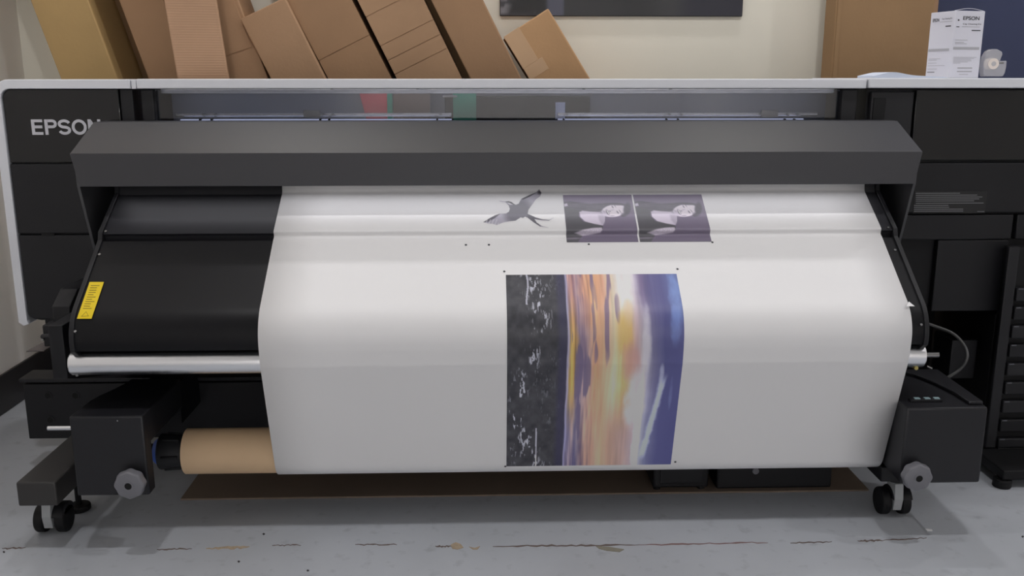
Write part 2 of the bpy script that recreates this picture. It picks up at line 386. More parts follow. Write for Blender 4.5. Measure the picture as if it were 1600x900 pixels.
def off(path, d):
    out = []
    for i, p in enumerate(path):
        a = path[max(0,i-1)]; b = path[min(len(path)-1,i+1)]; t = Vector((b[0]-a[0], b[1]-a[1])).normalized()
        out.append((p[0]+t.y*d, p[1]-t.x*d))
    return out
hl_ = bpy.data.lights.new('hood_lamp', 'AREA'); hl_.shape = 'RECTANGLE'; hl_.size = 1.78; hl_.size_y = .012; hl_.energy = .34; hl_.color = (.96,.95,1); hl_.spread = math.radians(84)
hlo = bpy.data.objects.new('hood_lamp', hl_); COL.objects.link(hlo); hlo.location = (.04, 2.163, .806); hlo.rotation_euler = (math.radians(-30),0,0)
done('hood_lamp_bar', box(-.86, .93, 2.153, 2.173, .811, .823), dark, hood)
# paper/platen path (y, z)
def arc(cy, cz, r, a0, a1, n): return [(cy+r*math.cos(math.radians(a0+(a1-a0)*i/n)), cz+r*math.sin(math.radians(a0+(a1-a0)*i/n))) for i in range(n+1)]
CY, CZ, R = 1.905+.607*.09, .533-.795*.09, .09
upper = [(2.225,.812),(2.196,.782),(2.182,.760),(2.178,.7375),(2.0655,.6645)]
lower = [(2.060,.6475)]+arc(CY, CZ, R, 127.4, 180, 14)
px0, px1 = -.847, .932
up_poly = off(upper, -.004)+[(2.074,.655),(2.078,.64),(2.225,.64)]
done('upper_platen', prism(up_poly, 'x', px0, px1), platu, pr)
lo_poly = off(lower, -.0015)+[(1.8735,.447),(1.89,.445),(1.93,.47),(2.297,.47),(2.297,.638),(2.062,.638)]
plate = done('lower_platen', prism(lo_poly, 'x', px0, px1), platm, pr)
# rails at both ends of the platen
full = upper+lower+[(1.871,.447)]
for x in (px0-.010, px1):
    poly = off(full, .0022)+[(1.89,.43),(2.225,.43)]
    rl = done('platen_end_plate', prism(poly, 'x', x, x+.010), black2, pr, bevel=.0012)
    for (y, z) in ((2.075,.664),(2.03,.62),(1.955,.56),(1.874,.488)):
        xx = x+(.010 if x < 0 else -.004); done('screw', cyl((xx+(.004 if x<0 else -.004), y-.001, z+.001), (xx+(.004 if x<0 else -.004), y-.003, z+.0035), .003, 10), chrome, rl)
# yellow warning label on the platen
def surf(x, y, path, d):
    "point of a pixel on the curved sheet (path offset by d)"
    pth = off(path, d); best = None
    for i, (a, b) in enumerate(zip(pth, pth[1:])):
        ga, gb = atY(x, y, a[0]).z-a[1], atY(x, y, b[0]).z-b[1]
        t = ga/(ga-gb) if abs(ga-gb) > 1e-9 else .5
        e = max(0, -t, t-1)
        if best is None or e < best[0]:
            t = min(1, max(0, t)); best = (e, Vector((atY(x, y, a[0]+(b[0]-a[0])*t).x, a[0]+(b[0]-a[0])*t, a[1]+(b[1]-a[1])*t)))
    return best[1]
def decal(name, quad, path, d, m, parent, thick=.0006):
    "thin sticker that follows the curved sheet; quad = tl, tr, br, bl in pixels (3 points: triangle)"
    q = [Vector(p) for p in quad]
    if len(q) == 3: q = [q[0], q[0], q[1], q[2]]
    n = max(1, int(abs(q[3].y-q[0].y)/4)); bm = bmesh.new(); R_ = []
    for k in range(n+1):
        l, r = q[0].lerp(q[3], k/n), q[1].lerp(q[2], k/n)
        R_.append([bm.verts.new(surf(p.x, p.y, path, dd)) for p, dd in ((l,d),(r,d),(r,d+thick),(l,d+thick))])
    for A, B in zip(R_, R_[1:]):
        for i in range(4): bm.faces.new((A[i],A[(i+1)%4],B[(i+1)%4],B[i]))
    bm.faces.new(R_[0]); bm.faces.new(R_[-1][::-1])
    return done(name, bm, m, parent, smooth=False)
yl = decal('warning_label', [(140,440.5),(162.5,440.5),(143,498),(120,498)], full, .0006, yellow, plate)
for i in range(11):
    t = .09+i*.062; xl = 140-20*t; yy = 440.5+57.5*t; wl = random.uniform(.5,.8)*21
    decal('label_line', [(xl+4,yy),(xl+4+wl*.85,yy),(xl+3.6+wl*.85,yy+1),(xl+3.6,yy+1)], full, .0013, yink, yl, .0001)
tri = [(134.6,486.5),(138.5,494),(126.8,494.5)]
for a, b in zip(tri, tri[1:]+tri[:1]):
    d = Vector((b[0]-a[0],b[1]-a[1])).normalized()*.55; decal('warning_triangle', [a,b,(b[0]-d.y,b[1]+d.x),(a[0]-d.y,a[1]+d.x)], full, .0013, yink, yl, .0001)
decal('edge_marker', [(1420,471),(1429.5,478.5),(1416.5,478.5)], full, .0064, paperm, plate)
# silver roller
roller = done('tension_roller', cyl((px0-.022,1.9,.415), (px1+.014,1.9,.415), .026, 48), alu, pr, bevel=.003)
for x0, x1 in ((px0-.05, px0-.022), (px1+.014, px1+.05)):
    done('roller_axle', cyl((x0,1.9,.415),(x1,1.9,.415), .006, 16), chrome, roller)
# brackets left of the platen
br = done('roller_bracket', prism([(1.885,.50),(1.885,.385),(1.93,.37),(2.29,.27),(2.29,.50)], 'x', -.905, -.875), black, pr, bevel=.002)
done('roller_bracket', prism([(1.92,.50),(1.92,.39),(1.95,.37),(2.29,.27),(2.29,.50)], 'x', px1+.016, px1+.03), black, pr, bevel=.002)
lk = done('lever_block', pbox(67, 508, 92, 546, 2.02, .12), black, pr, bevel=.004)
done('lever_rod', cyl(atY(67,526,2.0), atY(117,524,1.95), .006, 14), black2, lk)
for (x, y) in ((66,531),(94,532),(116,524)):
    c = atY(x, y, 1.985); done('screw', cyl(c, c+Vector((0,.02,0)), .003, 12), chrome, lk)
done('lever_arm', prism([(2.05,.50),(2.10,.53),(2.296,.53),(2.296,.45),(2.05,.455)], 'x', -.97, -.93), black, pr, bevel=.003)
c = atY(56, 543, 2.0); done('bracket_tab', obox(atY(41,550,2.0), atY(68,549,2.0)-atY(41,550,2.0), Vector((.045,.10,.02)), (0,0,.002)), mat('grey brown steel', rgb(85,78,76), .5), pr)
done('body_foot', box(-1.13,-.9,2.34,2.60,.36,.402), black, pr, bevel=.006)
# stand: crossbeam plate, uprights, legs, casters
beam = done('stand_crossbeam', box(-1.158, 1.08, 2.25, 2.30, .106, .252), black, pr, bevel=.003)
lipb = done('stand_tray', box(-1.163, 1.085, 2.243, 2.32, .258, .268), black2, pr, bevel=.002)
holem = mat('hole shadow', (.002,.002,.002,1), .9)  # near-black discs paint the shade inside the holes
for (x, y) in ((75,618),(118,618),(79,656)):
    c = atY(x, y, 2.25); done('mounting_hole', ring(c-Vector((0,.002,0)), c+Vector((0,.001,0)), .0105, .0075, 20), black2, beam)
    done('hole_shade', cyl(c-Vector((0,.0008,0)), c+Vector((0,.001,0)), .0075, 20), holem, beam)
c = atY(75, 669, 2.14); done('stand_pin', cyl(c, c+Vector((.06,0,0)), .0055, 20), alu, pr)
for x0 in (-1.02, .90): done('stand_upright', box(x0, x0+.12, 2.302, 2.55, .163, .40), black, pr, bevel=.004)
def caster(cx, cy, par):
    ca = done('caster', cyl((cx,cy,.086),(cx,cy,.112), .02, 16), black2, par)
    done('caster_bracket', prism([(cy-.030,.05),(cy-.024,.086),(cy+.02,.086),(cy+.012,.02),(cy-.024,.02)], 'x', cx-.010, cx+.010), mat('pale caster steel', rgb(165,168,170), .45), ca, bevel=.002)
    for s in (-1, 1):
        done('caster_wheel', cyl((cx+s*.013,cy+.006,.0322),(cx+s*.034,cy+.006,.0322), .032, 32), dark, ca, bevel=.004)
    done('caster_hood', prism([(cy+.006+.036*math.cos(a), .034+.036*math.sin(a)) for a in [math.radians(20+i*14) for i in range(11)]], 'x', cx-.012, cx+.034), black2, ca, bevel=.002)
legL = done('stand_leg', box(-.997, -.914, 1.86, 2.68, .108, .163), mat('dark powder coat', (.035,.033,.032,1), .55, bump=.05, bscale=800), pr, bevel=.004)
caster(-1.0+.025, 1.955, legL)
legR = done('stand_leg', box(.905, .985, 1.95, 2.68, .096, .133), black, pr, bevel=.004)
caster(.955, 1.985, legR)
for x, y in ((-.965, 2.065),):
    ft = done('levelling_foot', cyl((x,y,0),(x,y,.014), .026, 24), dark, legL, bevel=.003); done('levelling_bolt', cyl((x,y,.0142),(x,y,.108), .007, 12), dark, legL)
# take-up units
mtm = mat('take-up housing', (.013,.013,.016,1), .42, spec=.4, bump=.06, bscale=900)
ty = (1.85,1.95,1.985,2.02,2.06,2.10)
bm = prism([(1.85,.135),(1.888,.135),(1.888,.242)]+[(y,.242) for y in ty[1:]]+[(y,.313) for y in ty[::-1]], 'x', -.866, -.714)
for v in bm.verts:
    if v.co.x < -.8: v.co.x = float(np.interp(v.co.y, ty, (-.866,-.865,-.858,-.845,-.833,-.829)))
tl = done('take_up_unit', bm, mtm, pr, bevel=.004)
done('take_up_bracket', box(-.80,-.72,2.102,2.25,.20,.30), black, tl)
tr_ = done('take_up_unit', prism([(.901,1.85),(1.078,1.85),(1.088,2.10),(.92,2.10)], 'z', .138, .312), mtm, pr, bevel=.005)
done('take_up_bracket', box(.95,1.03,2.102,2.25,.14,.24), black, tr_)
outer = [(.908,1.858),(1.072,1.858),(1.082,2.094),(.925,2.094)]; inner = [(.918,1.868),(1.045,1.868),(1.040,1.93),(1.02,1.99),(1.0,2.05),(.975,2.08),(.932,2.084)]
def tray(par):
    bm = prism([(1.043,1.866),(1.074,1.866),(1.084,2.094),(.975,2.094),(.985,2.084),(1.01,2.06),(1.03,2.0),(1.042,1.93)], 'z', .3121, .320)
    return done('raised_rim', bm, mtm, par, bevel=.002)
tray(tr_)
ctl = done('control_strip', box(.925,.995,1.885,1.90,.3122,.318), black2, tr_, bevel=.001)
for x in (.935,.957,.978): done('button', box(x,x+.012,1.888,1.897,.3182,.320), mat('pale button', rgb(150,175,180), .3), ctl)
def knob(cx, cz, par):
    n = 56; pts = [(cx+(.0305+  .0011*math.cos(8*t))*math.cos(t), cz+(.0305+.0011*math.cos(8*t))*math.sin(t)) for t in [2*math.pi*i/n for i in range(n)]]
    k = done('knob', prism(pts, 'y', 1.815, 1.840), knobm, par, bevel=.007, seg=3)
    done('knob_shaft', cyl((cx,1.840,cz),(cx,1.852,cz), .012, 20), dark, par)
    done('knob_socket', ring((cx,1.8135,cz),(cx,1.8155,cz), .0105, .0075, 24), knobm, k)
    done('knob_hole_shade', cyl((cx,1.8142,cz),(cx,1.8152,cz), .0076, 20), holem, k)
knob(-.743, .172, tl); knob(.925, .166, tr_)
c = atY(184, 657, 1.849); done('screw', cyl(c-Vector((0,.002,0)), c, .0018, 8), chrome, tl)
# core holders
AX, AZ, AR = 2.0, .172, .0515
def holder(xa, s, par):
    h = done('core_holder', cyl((xa,AX,AZ),(xa+s*.056,AX,AZ), .041, 40, r1=.036), black2, par, bevel=.003)
    done('blue_collar', cyl((xa-s*.012,AX,AZ),(xa-s*.0005,AX,AZ), .026, 36, r1=.034), bluep, par)
    done('holder_shaft', cyl((xa-s*.045,AX,AZ),(xa-s*.012,AX,AZ), .018, 20), dark, par)
    for k in range(6):
        a = k*math.pi/3; done('holder_rib', cyl((xa+s*.012,AX+.040*math.cos(a),AZ+.040*math.sin(a)),(xa+s*.048,AX+.038*math.cos(a),AZ+.038*math.sin(a)), .004, 8), black, h)
holder(-.737, 1, tl)
holder(.895, -1, tr_)
# right tower panels
done('side_strip', box(.955, 1.062, FY+.002, FY+.02, .80, .968), black2, pr, bevel=.004)
done('strip_recess', pbox(1364, 153, 1383, 196, FY-.0005, .003), dark, pr, bevel=.001)
done('gloss_panel', box(1.066, 1.62, FY, FY+.02, .800, .972), gloss, pr, bevel=.0015)
mp = done('front_panel', box(.955, 1.62, FY-.004, FY+.02, .668, .793), black, pr, bevel=.003)
lb = done('notice_label', pbox(1428, 299, 1541, 333, FY-.0048, .0008), mat('black label', (.006,.006,.007,1), .5), mp)
for i, (y, x1) in enumerate(((302,1500),(305,1527),(308,1535),(311,1530),(314,1522),(317.5,1537),(321,1482),(324,1483),(327,1505),(330,1505))):
    done('label_line', pbox(1431 if i < 6 else 1428, y-.6, x1, y+.5, FY-.0053, .0004), lab_ink, lb)
done('label_line', pbox(1527, 330, 1538, 331, FY-.0053, .0004), lab_ink, lb)
done('front_panel', box(.955, 1.345, FY-.002, FY+.02, .598, .662), black, pr, bevel=.003)
done('front_panel', box(1.355, 1.62, FY-.002, FY+.02, .598, .662), black, pr, bevel=.003)
done('access_door', box(1.157, 1.34, FY-.002, FY+.02, .41, .597), black, pr, bevel=.003)
done('recess_panel', box(.955, 1.15, FY+.012, FY+.02, .41, .597), dark, pr)
cable = smoothpath([atY(1440,503,2.1), atY(1462,510,2.12), atY(1490,522,2.1), atY(1508,542,2.08), atY(1511,560,2.06), atY(1500,577,2.06), atY(1480,590,2.06), atY(1462,600,2.08)])
done('cable', tube(cable, .0035), mat('grey cable', rgb(66,66,66), .5), pr, smooth='all')
done('gap_shade_panel', box(.90, 1.30, 2.56, 2.60, .05, .41), dark, pr)  # black panel added so the open space under the tower reads as shade
done('power_box', pbox(1485, 532, 1525, 592, 2.33, .1), black, pr, bevel=.003)
c = atY(1437, 557, 1.96); done('bracket_pin', cyl(c, c+Vector((.03,0,0)), .0025, 10), chrome, pr)
c = atY(1448, 572, 1.98); done('bracket_pin', cyl(c, c+Vector((.012,0,-.006)), .0025, 10), chrome, pr)
c = atY(120, 586, 1.885); done('bracket_bolt', cyl(c, c+Vector((0,.02,0)), .0038, 6), chrome, br)
c = atY(1432, 575.5, 1.885); done('bracket_bolt', cyl(c, c+Vector((0,.02,0)), .0045, 6), mat('brass', rgb(190,175,110), .35, metal=.8), pr)
c = atY(1394, 683, 2.08); done('stand_pin', cyl(c, c+Vector((.025,0,0)), .006, 16), mat('grey pin', rgb(95,95,98), .4), tr_)

# ink cabinet at the right edge
ic = thing('ink_cabinet', 'black slotted ink cabinet standing at the right end of the printer', 'cabinet', (1.5, 2.4, 0))
cx0 = atY(1577,450,2.25).x
done('cabinet_body', box(cx0, 1.75, 2.262, 2.295, .05, .585), dark, ic, bevel=.003)
done('cabinet_rear', box(cx0, 1.75, 2.297, 2.62, .05, .40), dark, ic, bevel=.003)
done('cabinet_frame', box(cx0-.012, cx0+.016, 2.25, 2.262, .05, .588), black2, ic, bevel=.003)
for i in range(11):
    z = atY(1590, 450+29.3*i, 2.25).z
    s_ = done('ink_slot', box(cx0+.019, 1.73, 2.246, 2.261, max(.052, z-.034), z), black if i % 2 else black2, ic, bevel=.003)
    done('slot_highlight', box(cx0+.021, cx0+.034, 2.244, 2.2458, z-.003, z), hl, s_)  # lighter block painted as the highlight on each slot end
done('cabinet_skid', box(cx0-.04, 1.75, 2.11, 2.60, .022, .048), dark, ic, bevel=.004)
for x, y in ((1.295,2.125),(1.70,2.125),(1.305,2.57),(1.70,2.57)): done('cabinet_foot', cyl((x,y,0),(x,y,.0215), .022, 20), dark, ic, bevel=.003)

# ---------------------------------------------------------------- the printed paper and its core
PX0, PX1 = -.470, .905
ppath = off(upper+[(2.0695,.6525)]+lower, .0014)
PR_ = AR+.0035
# tangent from roller front to the roll front
a_r = math.radians(197); a_c = math.radians(197)
ppath += [(1.8688,.445)]+[(1.9+.0275*math.cos(math.radians(a)), .415+.0275*math.sin(math.radians(a))) for a in (180,186,192,197)]
ppath += [(AX+PR_*math.cos(math.radians(a)), AZ+PR_*math.sin(math.radians(a))) for a in range(197, 197+331, 8)]
# dense resample
def resample(p, step):
    out = [p[0]]
    for a, b in zip(p, p[1:]):
        L = math.dist(a, b); n = max(1, int(L/step))
        out += [(a[0]+(b[0]-a[0])*k/n, a[1]+(b[1]-a[1])*k/n) for k in range(1, n+1)]
    return out
# soften the corners of the sheet a little
pd = np.array(resample(ppath, .002))
for _ in range(3): pd[1:-1] = .25*pd[:-2]+.5*pd[1:-1]+.25*pd[2:]
acc = np.concatenate([[0], np.cumsum(np.hypot(*np.diff(pd, axis=0).T))])
pw = thing('printed_paper', 'long white paper sheet printed with sunset, two portraits and a bird, hanging over platen', 'paper', (.22, 1.95, .12))
def sheet(name, pts, xs, m, parent, thick=0):
    me = bpy.data.meshes.new(name); n = len(pts); k = len(xs)
    V = [(x, y, z) for (y, z) in pts for x in xs]
    Fc = [(i*k+j, (i+1)*k+j, (i+1)*k+j+1, i*k+j+1) for i in range(n-1) for j in range(k-1)]
    me.from_pydata(V, [], Fc); me.update(); return link(name, me, m, parent, 'all')
sp = [tuple(p) for p in pd]
sh = sheet('paper_sheet', sp, [PX0+(PX1-PX0)*i/12 for i in range(13)], paperm, pw)
so = sh.modifiers.new('thickness', 'SOLIDIFY'); so.thickness = .0003; so.offset = -1
# s (arc length) and screen y along the sheet
ys_px = np.array([proj((.2, y, z))[1] for y, z in pd]); lim = int(np.argmax(ys_px > 733)) or len(pd)
def s_of(ypx):
    i = int(np.argmax(ys_px[:lim] >= ypx)); return acc[i]
def yz(s): return np.interp(s, acc, pd[:,0]), np.interp(s, acc, pd[:,1])
def x_of(xpx, ypx):
    y, z = yz(s_of(ypx)); return atY(xpx, ypx, float(y)).x
nrm = np.gradient(pd, axis=0); nrm /= np.linalg.norm(nrm, axis=1)[:,None]
def lin(c): c = np.asarray(c, float)/255; return np.where(c <= .04045, c/12.92, ((c+.055)/1.055)**2.4)
def ink_mesh(name, X0, X1, s0, s1, nx, ns, colour, lift=.0005, keep=None):
    "flat print: a thin grid that follows the sheet, coloured per vertex"
    u, v = np.meshgrid(np.linspace(0,1,nx), np.linspace(0,1,ns)); s = s0+(s1-s0)*v; X = X0+(X1-X0)*u
    y = np.interp(s, acc, pd[:,0])+np.interp(s, acc, nrm[:,1])*lift; z = np.interp(s, acc, pd[:,1])-np.interp(s, acc, nrm[:,0])*lift
    C = colour(u, v); idx = np.arange(nx*ns).reshape(ns, nx)
    q = np.stack([idx[:-1,:-1], idx[1:,:-1], idx[1:,1:], idx[:-1,1:]], -1).reshape(-1,4)
    co = np.stack([X, y, z], -1).reshape(-1,3); C = C.reshape(-1,3)
    if keep is not None:
        kp = keep(u, v).reshape(-1); q = q[kp[q].any(1)]; use = np.unique(q); mp_ = np.zeros(nx*ns, int); mp_[use] = np.arange(len(use)); q = mp_[q]; co = co[use]; C = C[use]
    me = bpy.data.meshes.new(name); me.from_pydata(co.tolist(), [], q.tolist()); me.update()
    a = me.color_attributes.new('ink', 'FLOAT_COLOR', 'POINT'); a.data.foreach_set('color', np.concatenate([C, np.ones((len(C),1))], 1).astype(np.float32).ravel())
    return link(name, me, print_mat(name+' ink'), pw, 'all')
G = rng.rand(256, 256)
def noise(x, y, octv=4):
    t = 0; amp = 1; tot = 0
    for k in range(octv):
        xi = np.floor(x).astype(int); yi = np.floor(y).astype(int); fx = x-xi; fy = y-yi; fx = fx*fx*(3-2*fx); fy = fy*fy*(3-2*fy)
        g = lambda a, b: G[a % 256, b % 256]
        t = t+amp*((g(xi,yi)*(1-fx)+g(xi+1,yi)*fx)*(1-fy)+(g(xi,yi+1)*(1-fx)+g(xi+1,yi+1)*fx)*fy); tot += amp; amp *= .5; x = x*2+17; y = y*2+31
    return t/tot
def sm(a, b, x): t = np.clip((x-a)/(b-a), 0, 1); return t*t*(3-2*t)
def mixc(C, c, m): return C*(1-m[...,None])+np.asarray(c, float)*m[...,None]
WHITE = np.array((.89,.885,.89))
def to_albedo(C, k): return np.clip(lin(np.clip(C,0,255))*k, 0, .85)
def sunset(u, v):
    wob = (noise(v*9, u*3, 4)-.5)*.035; U = u+wob*sm(.3,.4,u)
    # columns of the sideways sky for the top, middle and bottom of the print
    stops = np.array([0,.30,.335,.345,.36,.385,.41,.45,.50,.56,.61,.66,.70,.74,.78,.83,.90,1.0])
    top = np.array([(62,62,70),(60,60,70),(52,52,84),(120,115,150),(165,125,135),(190,135,125),(150,120,140),(205,145,120),(222,160,110),(215,155,125),(212,195,170),(200,190,190),(208,205,205),(190,180,195),(112,96,140),(90,84,140),(78,78,140),(92,110,175)])
    mid = np.array([(62,62,68),(58,58,70),(50,50,84),(165,155,185),(205,165,80),(200,155,80),(135,115,145),(170,140,150),(215,155,115),(218,178,140),(214,198,160),(216,180,108),(215,170,125),(198,160,160),(195,190,200),(120,118,160),(76,78,138),(78,80,142)])
    bot = np.array([(66,66,74),(58,58,66),(58,58,88),(120,120,170),(135,125,160),(150,130,150),(105,100,140),(160,128,130),(195,148,128),(200,165,130),(185,145,125),(180,145,135),(185,152,148),(172,150,158),(200,200,205),(115,120,165),(80,82,142),(74,76,138)])
    ip = lambda T: np.stack([np.interp(U, stops, T[:,k]) for k in range(3)], -1)
    a = sm(.05,.4,v)[...,None]; b = sm(.5,.85,v)[...,None]
    C = ip(top)*(1-a)+ip(mid)*a*(1-b)+ip(bot)*b
    # fine vertical streaks of water and cloud
    st = noise(u*70, v*5, 3)-.5; wat = sm(.34,.36,u)*(1-sm(.46,.56,u)); C += st[...,None]*np.array((70,60,30))*wat[...,None]*1.7
    st2 = noise(u*40+9, v*3, 3)-.5; C += st2[...,None]*45*(sm(.46,.55,u)*(1-sm(.8,.9,u)))[...,None]
    dk = sm(.6,.68,noise(u*38+3, v*4+2, 3))*wat; C = mixc(C, (105,92,130), dk*.8)
    dk = sm(.62,.7,noise(u*30+13, v*5+7, 2))*sm(.44,.48,u)*(1-sm(.6,.68,u))*(1-sm(.35,.6,v)); C = mixc(C, (120,98,135), dk*.8)
    # yellow-white glow, pink cloud, pale cloud
    def blob(cu, cv, ru, rv, c, k, n=.5):
        d = ((u-cu)/ru)**2+((v-cv)/rv)**2+(noise(u*25, v*14, 4)-.5)*n*3.2; return mixc(C, c, (1-sm(-.1,1.5,d))*k)
    C = blob(.68,.07,.055,.17,(214,212,212),.95); C = blob(.67,.30,.05,.10,(222,180,100),.9); C = blob(.69,.21,.03,.06,(215,185,140),.7)
    C = blob(.70,.44,.055,.1,(200,145,140),.7); C = blob(.74,.62,.06,.16,(196,192,196),.9); C = blob(.79,.34,.03,.16,(196,192,204),.9); C = blob(.77,.9,.025,.12,(205,205,210),.9)
    C = blob(.965,.13,.035,.16,(110,138,205),.9); C = blob(.955,.27,.03,.1,(104,128,200),.8)
    # bright cirrus streak low on the right
    lu = .90-(v-.52)*.20; d = np.abs(u-lu)/(.012+.018*noise(v*30, u*20, 3)); C = mixc(C, (178,188,214), (1-sm(.4,1.3,d))*sm(.48,.56,v)*(1-sm(.93,.98,v))*.9)
    C = blob(.885,.5,.015,.05,(175,180,210),.8); C = blob(.95,.6,.012,.08,(110,120,175),.6)
    # dark rocks with pale flecks
    rock = 1-sm(.325,.345,u+.006*(noise(v*40,u*5,2)-.5)); n1 = noise(u*26, v*26, 4); base = np.array((60,60,67))+(n1[...,None]-.5)*40
    C = C*(1-rock[...,None])+base*rock[...,None]
    C = mixc(C, (56,54,88), rock*sm(.27,.31,u)*.75)
    clu = np.exp(-((u-.13-.05*np.sin(v*7))/.055)**2)+.45*np.exp(-((u-.04)/.05)**2)*sm(.35,.8,v)+.3*np.exp(-((u-.24)/.05)**2)
    fl = sm(.60,.68,noise(u*130, v*48, 3)+.085*clu-.03)*clu*sm(.47,.60,noise(u*22+4, v*12, 3)+.02); C = mixc(C, (188,190,206), np.clip(fl,0,1)*rock*.9)
    ln = (np.abs(u-.12-.006*np.sin(v*30)) < .005)*(v < .17)+(np.abs(u-.175-.01*(v-.8)) < .004)*(v > .78); C = mixc(C, (200,200,220), np.clip(ln*1.,0,1)*.75)
    edge = np.exp(-((u-.345-.004*np.sin(v*25))/.004)**2); C = mixc(C, (172,168,205), edge*.7)
    g = C.mean(-1, keepdims=True); C = g+(C-g)*.8
    return to_albedo(C, (1.35+.35*sm(.3,.62,v))[...,None])
def poly_d(px, py, P):
    "signed distance to a polygon (negative inside)"
    P = np.asarray(P, float); d = np.full(px.shape, 1e9); ins = np.zeros(px.shape, bool)
    for a, b in zip(P, np.roll(P, -1, 0)):
        e = b-a; wx = px-a[0]; wy = py-a[1]; t = np.clip((wx*e[0]+wy*e[1])/(e@e+1e-9), 0, 1)
        d = np.minimum(d, np.hypot(wx-e[0]*t, wy-e[1]*t)); c = (a[1] > py) != (b[1] > py)
        ins ^= c & (px < (b[0]-a[0])*(py-a[1])/(b[1]-a[1]+1e-12)+a[0])
    return np.where(ins, -d, d)
def portrait(u, v):
    x = 55+20*v+u*(662+28*v); y = 92+v*453
    C = np.zeros(u.shape+(3,))+np.array((112,104,122)); C -= (v[...,None]-.2)*14
    fillp = lambda C, P, c, soft=8, k=1: mixc(C, c, (1-sm(-soft, soft, poly_d(x, y, P)))*k)
    ell = lambda C, cx, cy, rx, ry, ang, c, soft=.15, k=1: mixc(C, c, (1-sm(1-soft, 1+soft, np.hypot(((x-cx)*math.cos(ang)+(y-cy)*math.sin(ang))/rx, (-(x-cx)*math.sin(ang)+(y-cy)*math.cos(ang))/ry)))*k)
    C = fillp(C, [(55,165),(130,158),(300,182),(480,178),(600,182),(670,205),(700,245),(675,290),(620,318),(500,270),(420,285),(300,275),(200,262),(62,265)], (84,80,90), 10)
    C += ((noise(x/60, y/7, 3)-.5)*34*(1-sm(-5,15,poly_d(x,y,[(60,165),(300,182),(480,180),(430,280),(200,262),(62,262)]))))[...,None]
    C = fillp(C, [(62,185),(92,178),(98,205),(64,212)], (178,172,186), 6)
    C = fillp(C, [(64,215),(205,250),(198,310),(238,362),(425,405),(420,440),(240,470),(180,545),(74,545)], (80,79,84), 6)
    C = fillp(C, [(205,268),(235,254),(300,262),(400,268),(450,300),(445,360),(425,402),(340,386),(255,362),(212,318)], (186,178,192), 6)
    C = fillp(C, [(385,300),(450,300),(440,380),(420,398),(390,350)], (150,142,158), 14, .7)
    C = ell(C, 540, 256, 122, 62, -.15, (196,188,200), .1)
    C = ell(C, 440, 285, 45, 25, .3, (170,162,178), .3, .6)
    C = ell(C, 668, 238, 34, 64, .25, (76,72,82), .35, .95)
    C = ell(C, 630, 300, 26, 20, .2, (80,76,86), .4, .7)
    C = ell(C, 560, 188, 95, 13, .05, (78,74,84), .4, .9)
    for (cx,cy,rx,ry,an,k) in ((478,272,30,13,1.15,.75),(500,262,11,5,.6,.55),(520,250,24,4,-.25,.3),(528,217,15,6,1.0,.8),(574,272,17,6,1.0,.8),(552,207,18,4,1.0,.6),(598,262,20,4,1.0,.6),(520,308,26,6,.0,.35),(445,262,16,10,.5,.25)):
        C = ell(C, cx, cy, rx, ry, an, (96,88,102), .4, k)
    C = ell(C, 481, 272, 24, 5, 1.15, (226,220,230), .4, .95)
    C = fillp(C, [(150,462),(230,440),(330,425),(412,422),(418,440),(400,460),(320,472),(230,482)], (172,164,178), 7)
    C += ((noise(x/9, y/7, 2)-.5)*30*(1-sm(-4,6,poly_d(x,y,[(230,440),(412,422),(418,440),(320,472),(230,480)]))))[...,None]
    C = fillp(C, [(75,505),(160,500),(230,508),(160,518),(78,518)], (120,114,126), 6, .8)
    return to_albedo(C, 1.55)
BIRD = [(400,322),(500,333),(545,328),(590,343),(625,373),(655,388),(700,370),(733,310),(748,288),(880,225),(980,185),(1032,148),(1066,190),(1040,250),(970,300),(920,370),(880,420),(845,470),(828,535),(870,552),(950,592),(1050,622),(1150,632),(1225,598),(1150,645),(1040,640),(930,618),(960,672),(1040,728),(1130,752),(1010,735),(915,670),(830,598),(790,580),(755,598),(720,590),(640,640),(540,652),(450,668),(350,708),(300,690),(230,684),(150,662),(230,610),(330,555),(400,530),(500,528),(545,498),(560,450),(545,400),(500,348),(410,330)]
def bird_xy(u, v): return 120+u*1140, 130+v*650
def bird(u, v):
    x, y = bird_xy(u, v); d = poly_d(x, y, BIRD); C = np.zeros(u.shape+(3,))+np.array((110,108,118))
    C = mixc(C, (182,178,192), sm(60,190,np.hypot((x-690)*.9, y-500)-80)*.85)
    dl = poly_d(x, y, [(500,333),(590,343),(625,373),(560,350)]); C = mixc(C, (55,54,60), 1-sm(-2,14,dl))
    C = mixc(C, (205,203,210), 1-sm(-4,10,poly_d(x,y,[(520,352),(560,355),(605,385),(560,385)])))
    C = mixc(C, (70,68,75), (1-sm(0,60,np.hypot(x-1040,y-185))))
    C = mixc(C, (85,83,92), 1-sm(-6,16,poly_d(x,y,[(150,662),(230,610),(330,555),(400,532),(330,590),(230,650)])))
    C = mixc(C, (95,93,102), 1-sm(0,14,poly_d(x,y,[(828,540),(950,592),(1150,634),(930,616),(1010,733),(830,596)])))
    C = mixc(C, (85,83,92), 1-sm(-2,10,poly_d(x,y,[(748,290),(880,226),(980,186),(880,250),(770,300)])))
    fe = (x < 380)*(y > 620)*sm(.2,.8,np.sin((x*.9+y*.35)/7)); C = mixc(C, (215,214,220), fe*.6)
    m = (1-sm(-5,7,d))[...,None]; return to_albedo(C, 1.1)*m+WHITE*(1-m)
def bird_keep(u, v): x, y = bird_xy(u, v); return poly_d(x, y, BIRD) < 12
ink_mesh('sunset_print', x_of(790.5,432), x_of(1057.5,432), s_of(428), s_of(726.5), 420, 460, sunset)
for xa, xb in ((879.5,986.5),(989,1096)):
    ink_mesh('portrait_print', x_of(xa,305), x_of(xb,305), s_of(304.5), s_of(378.5), 230, 170, portrait)
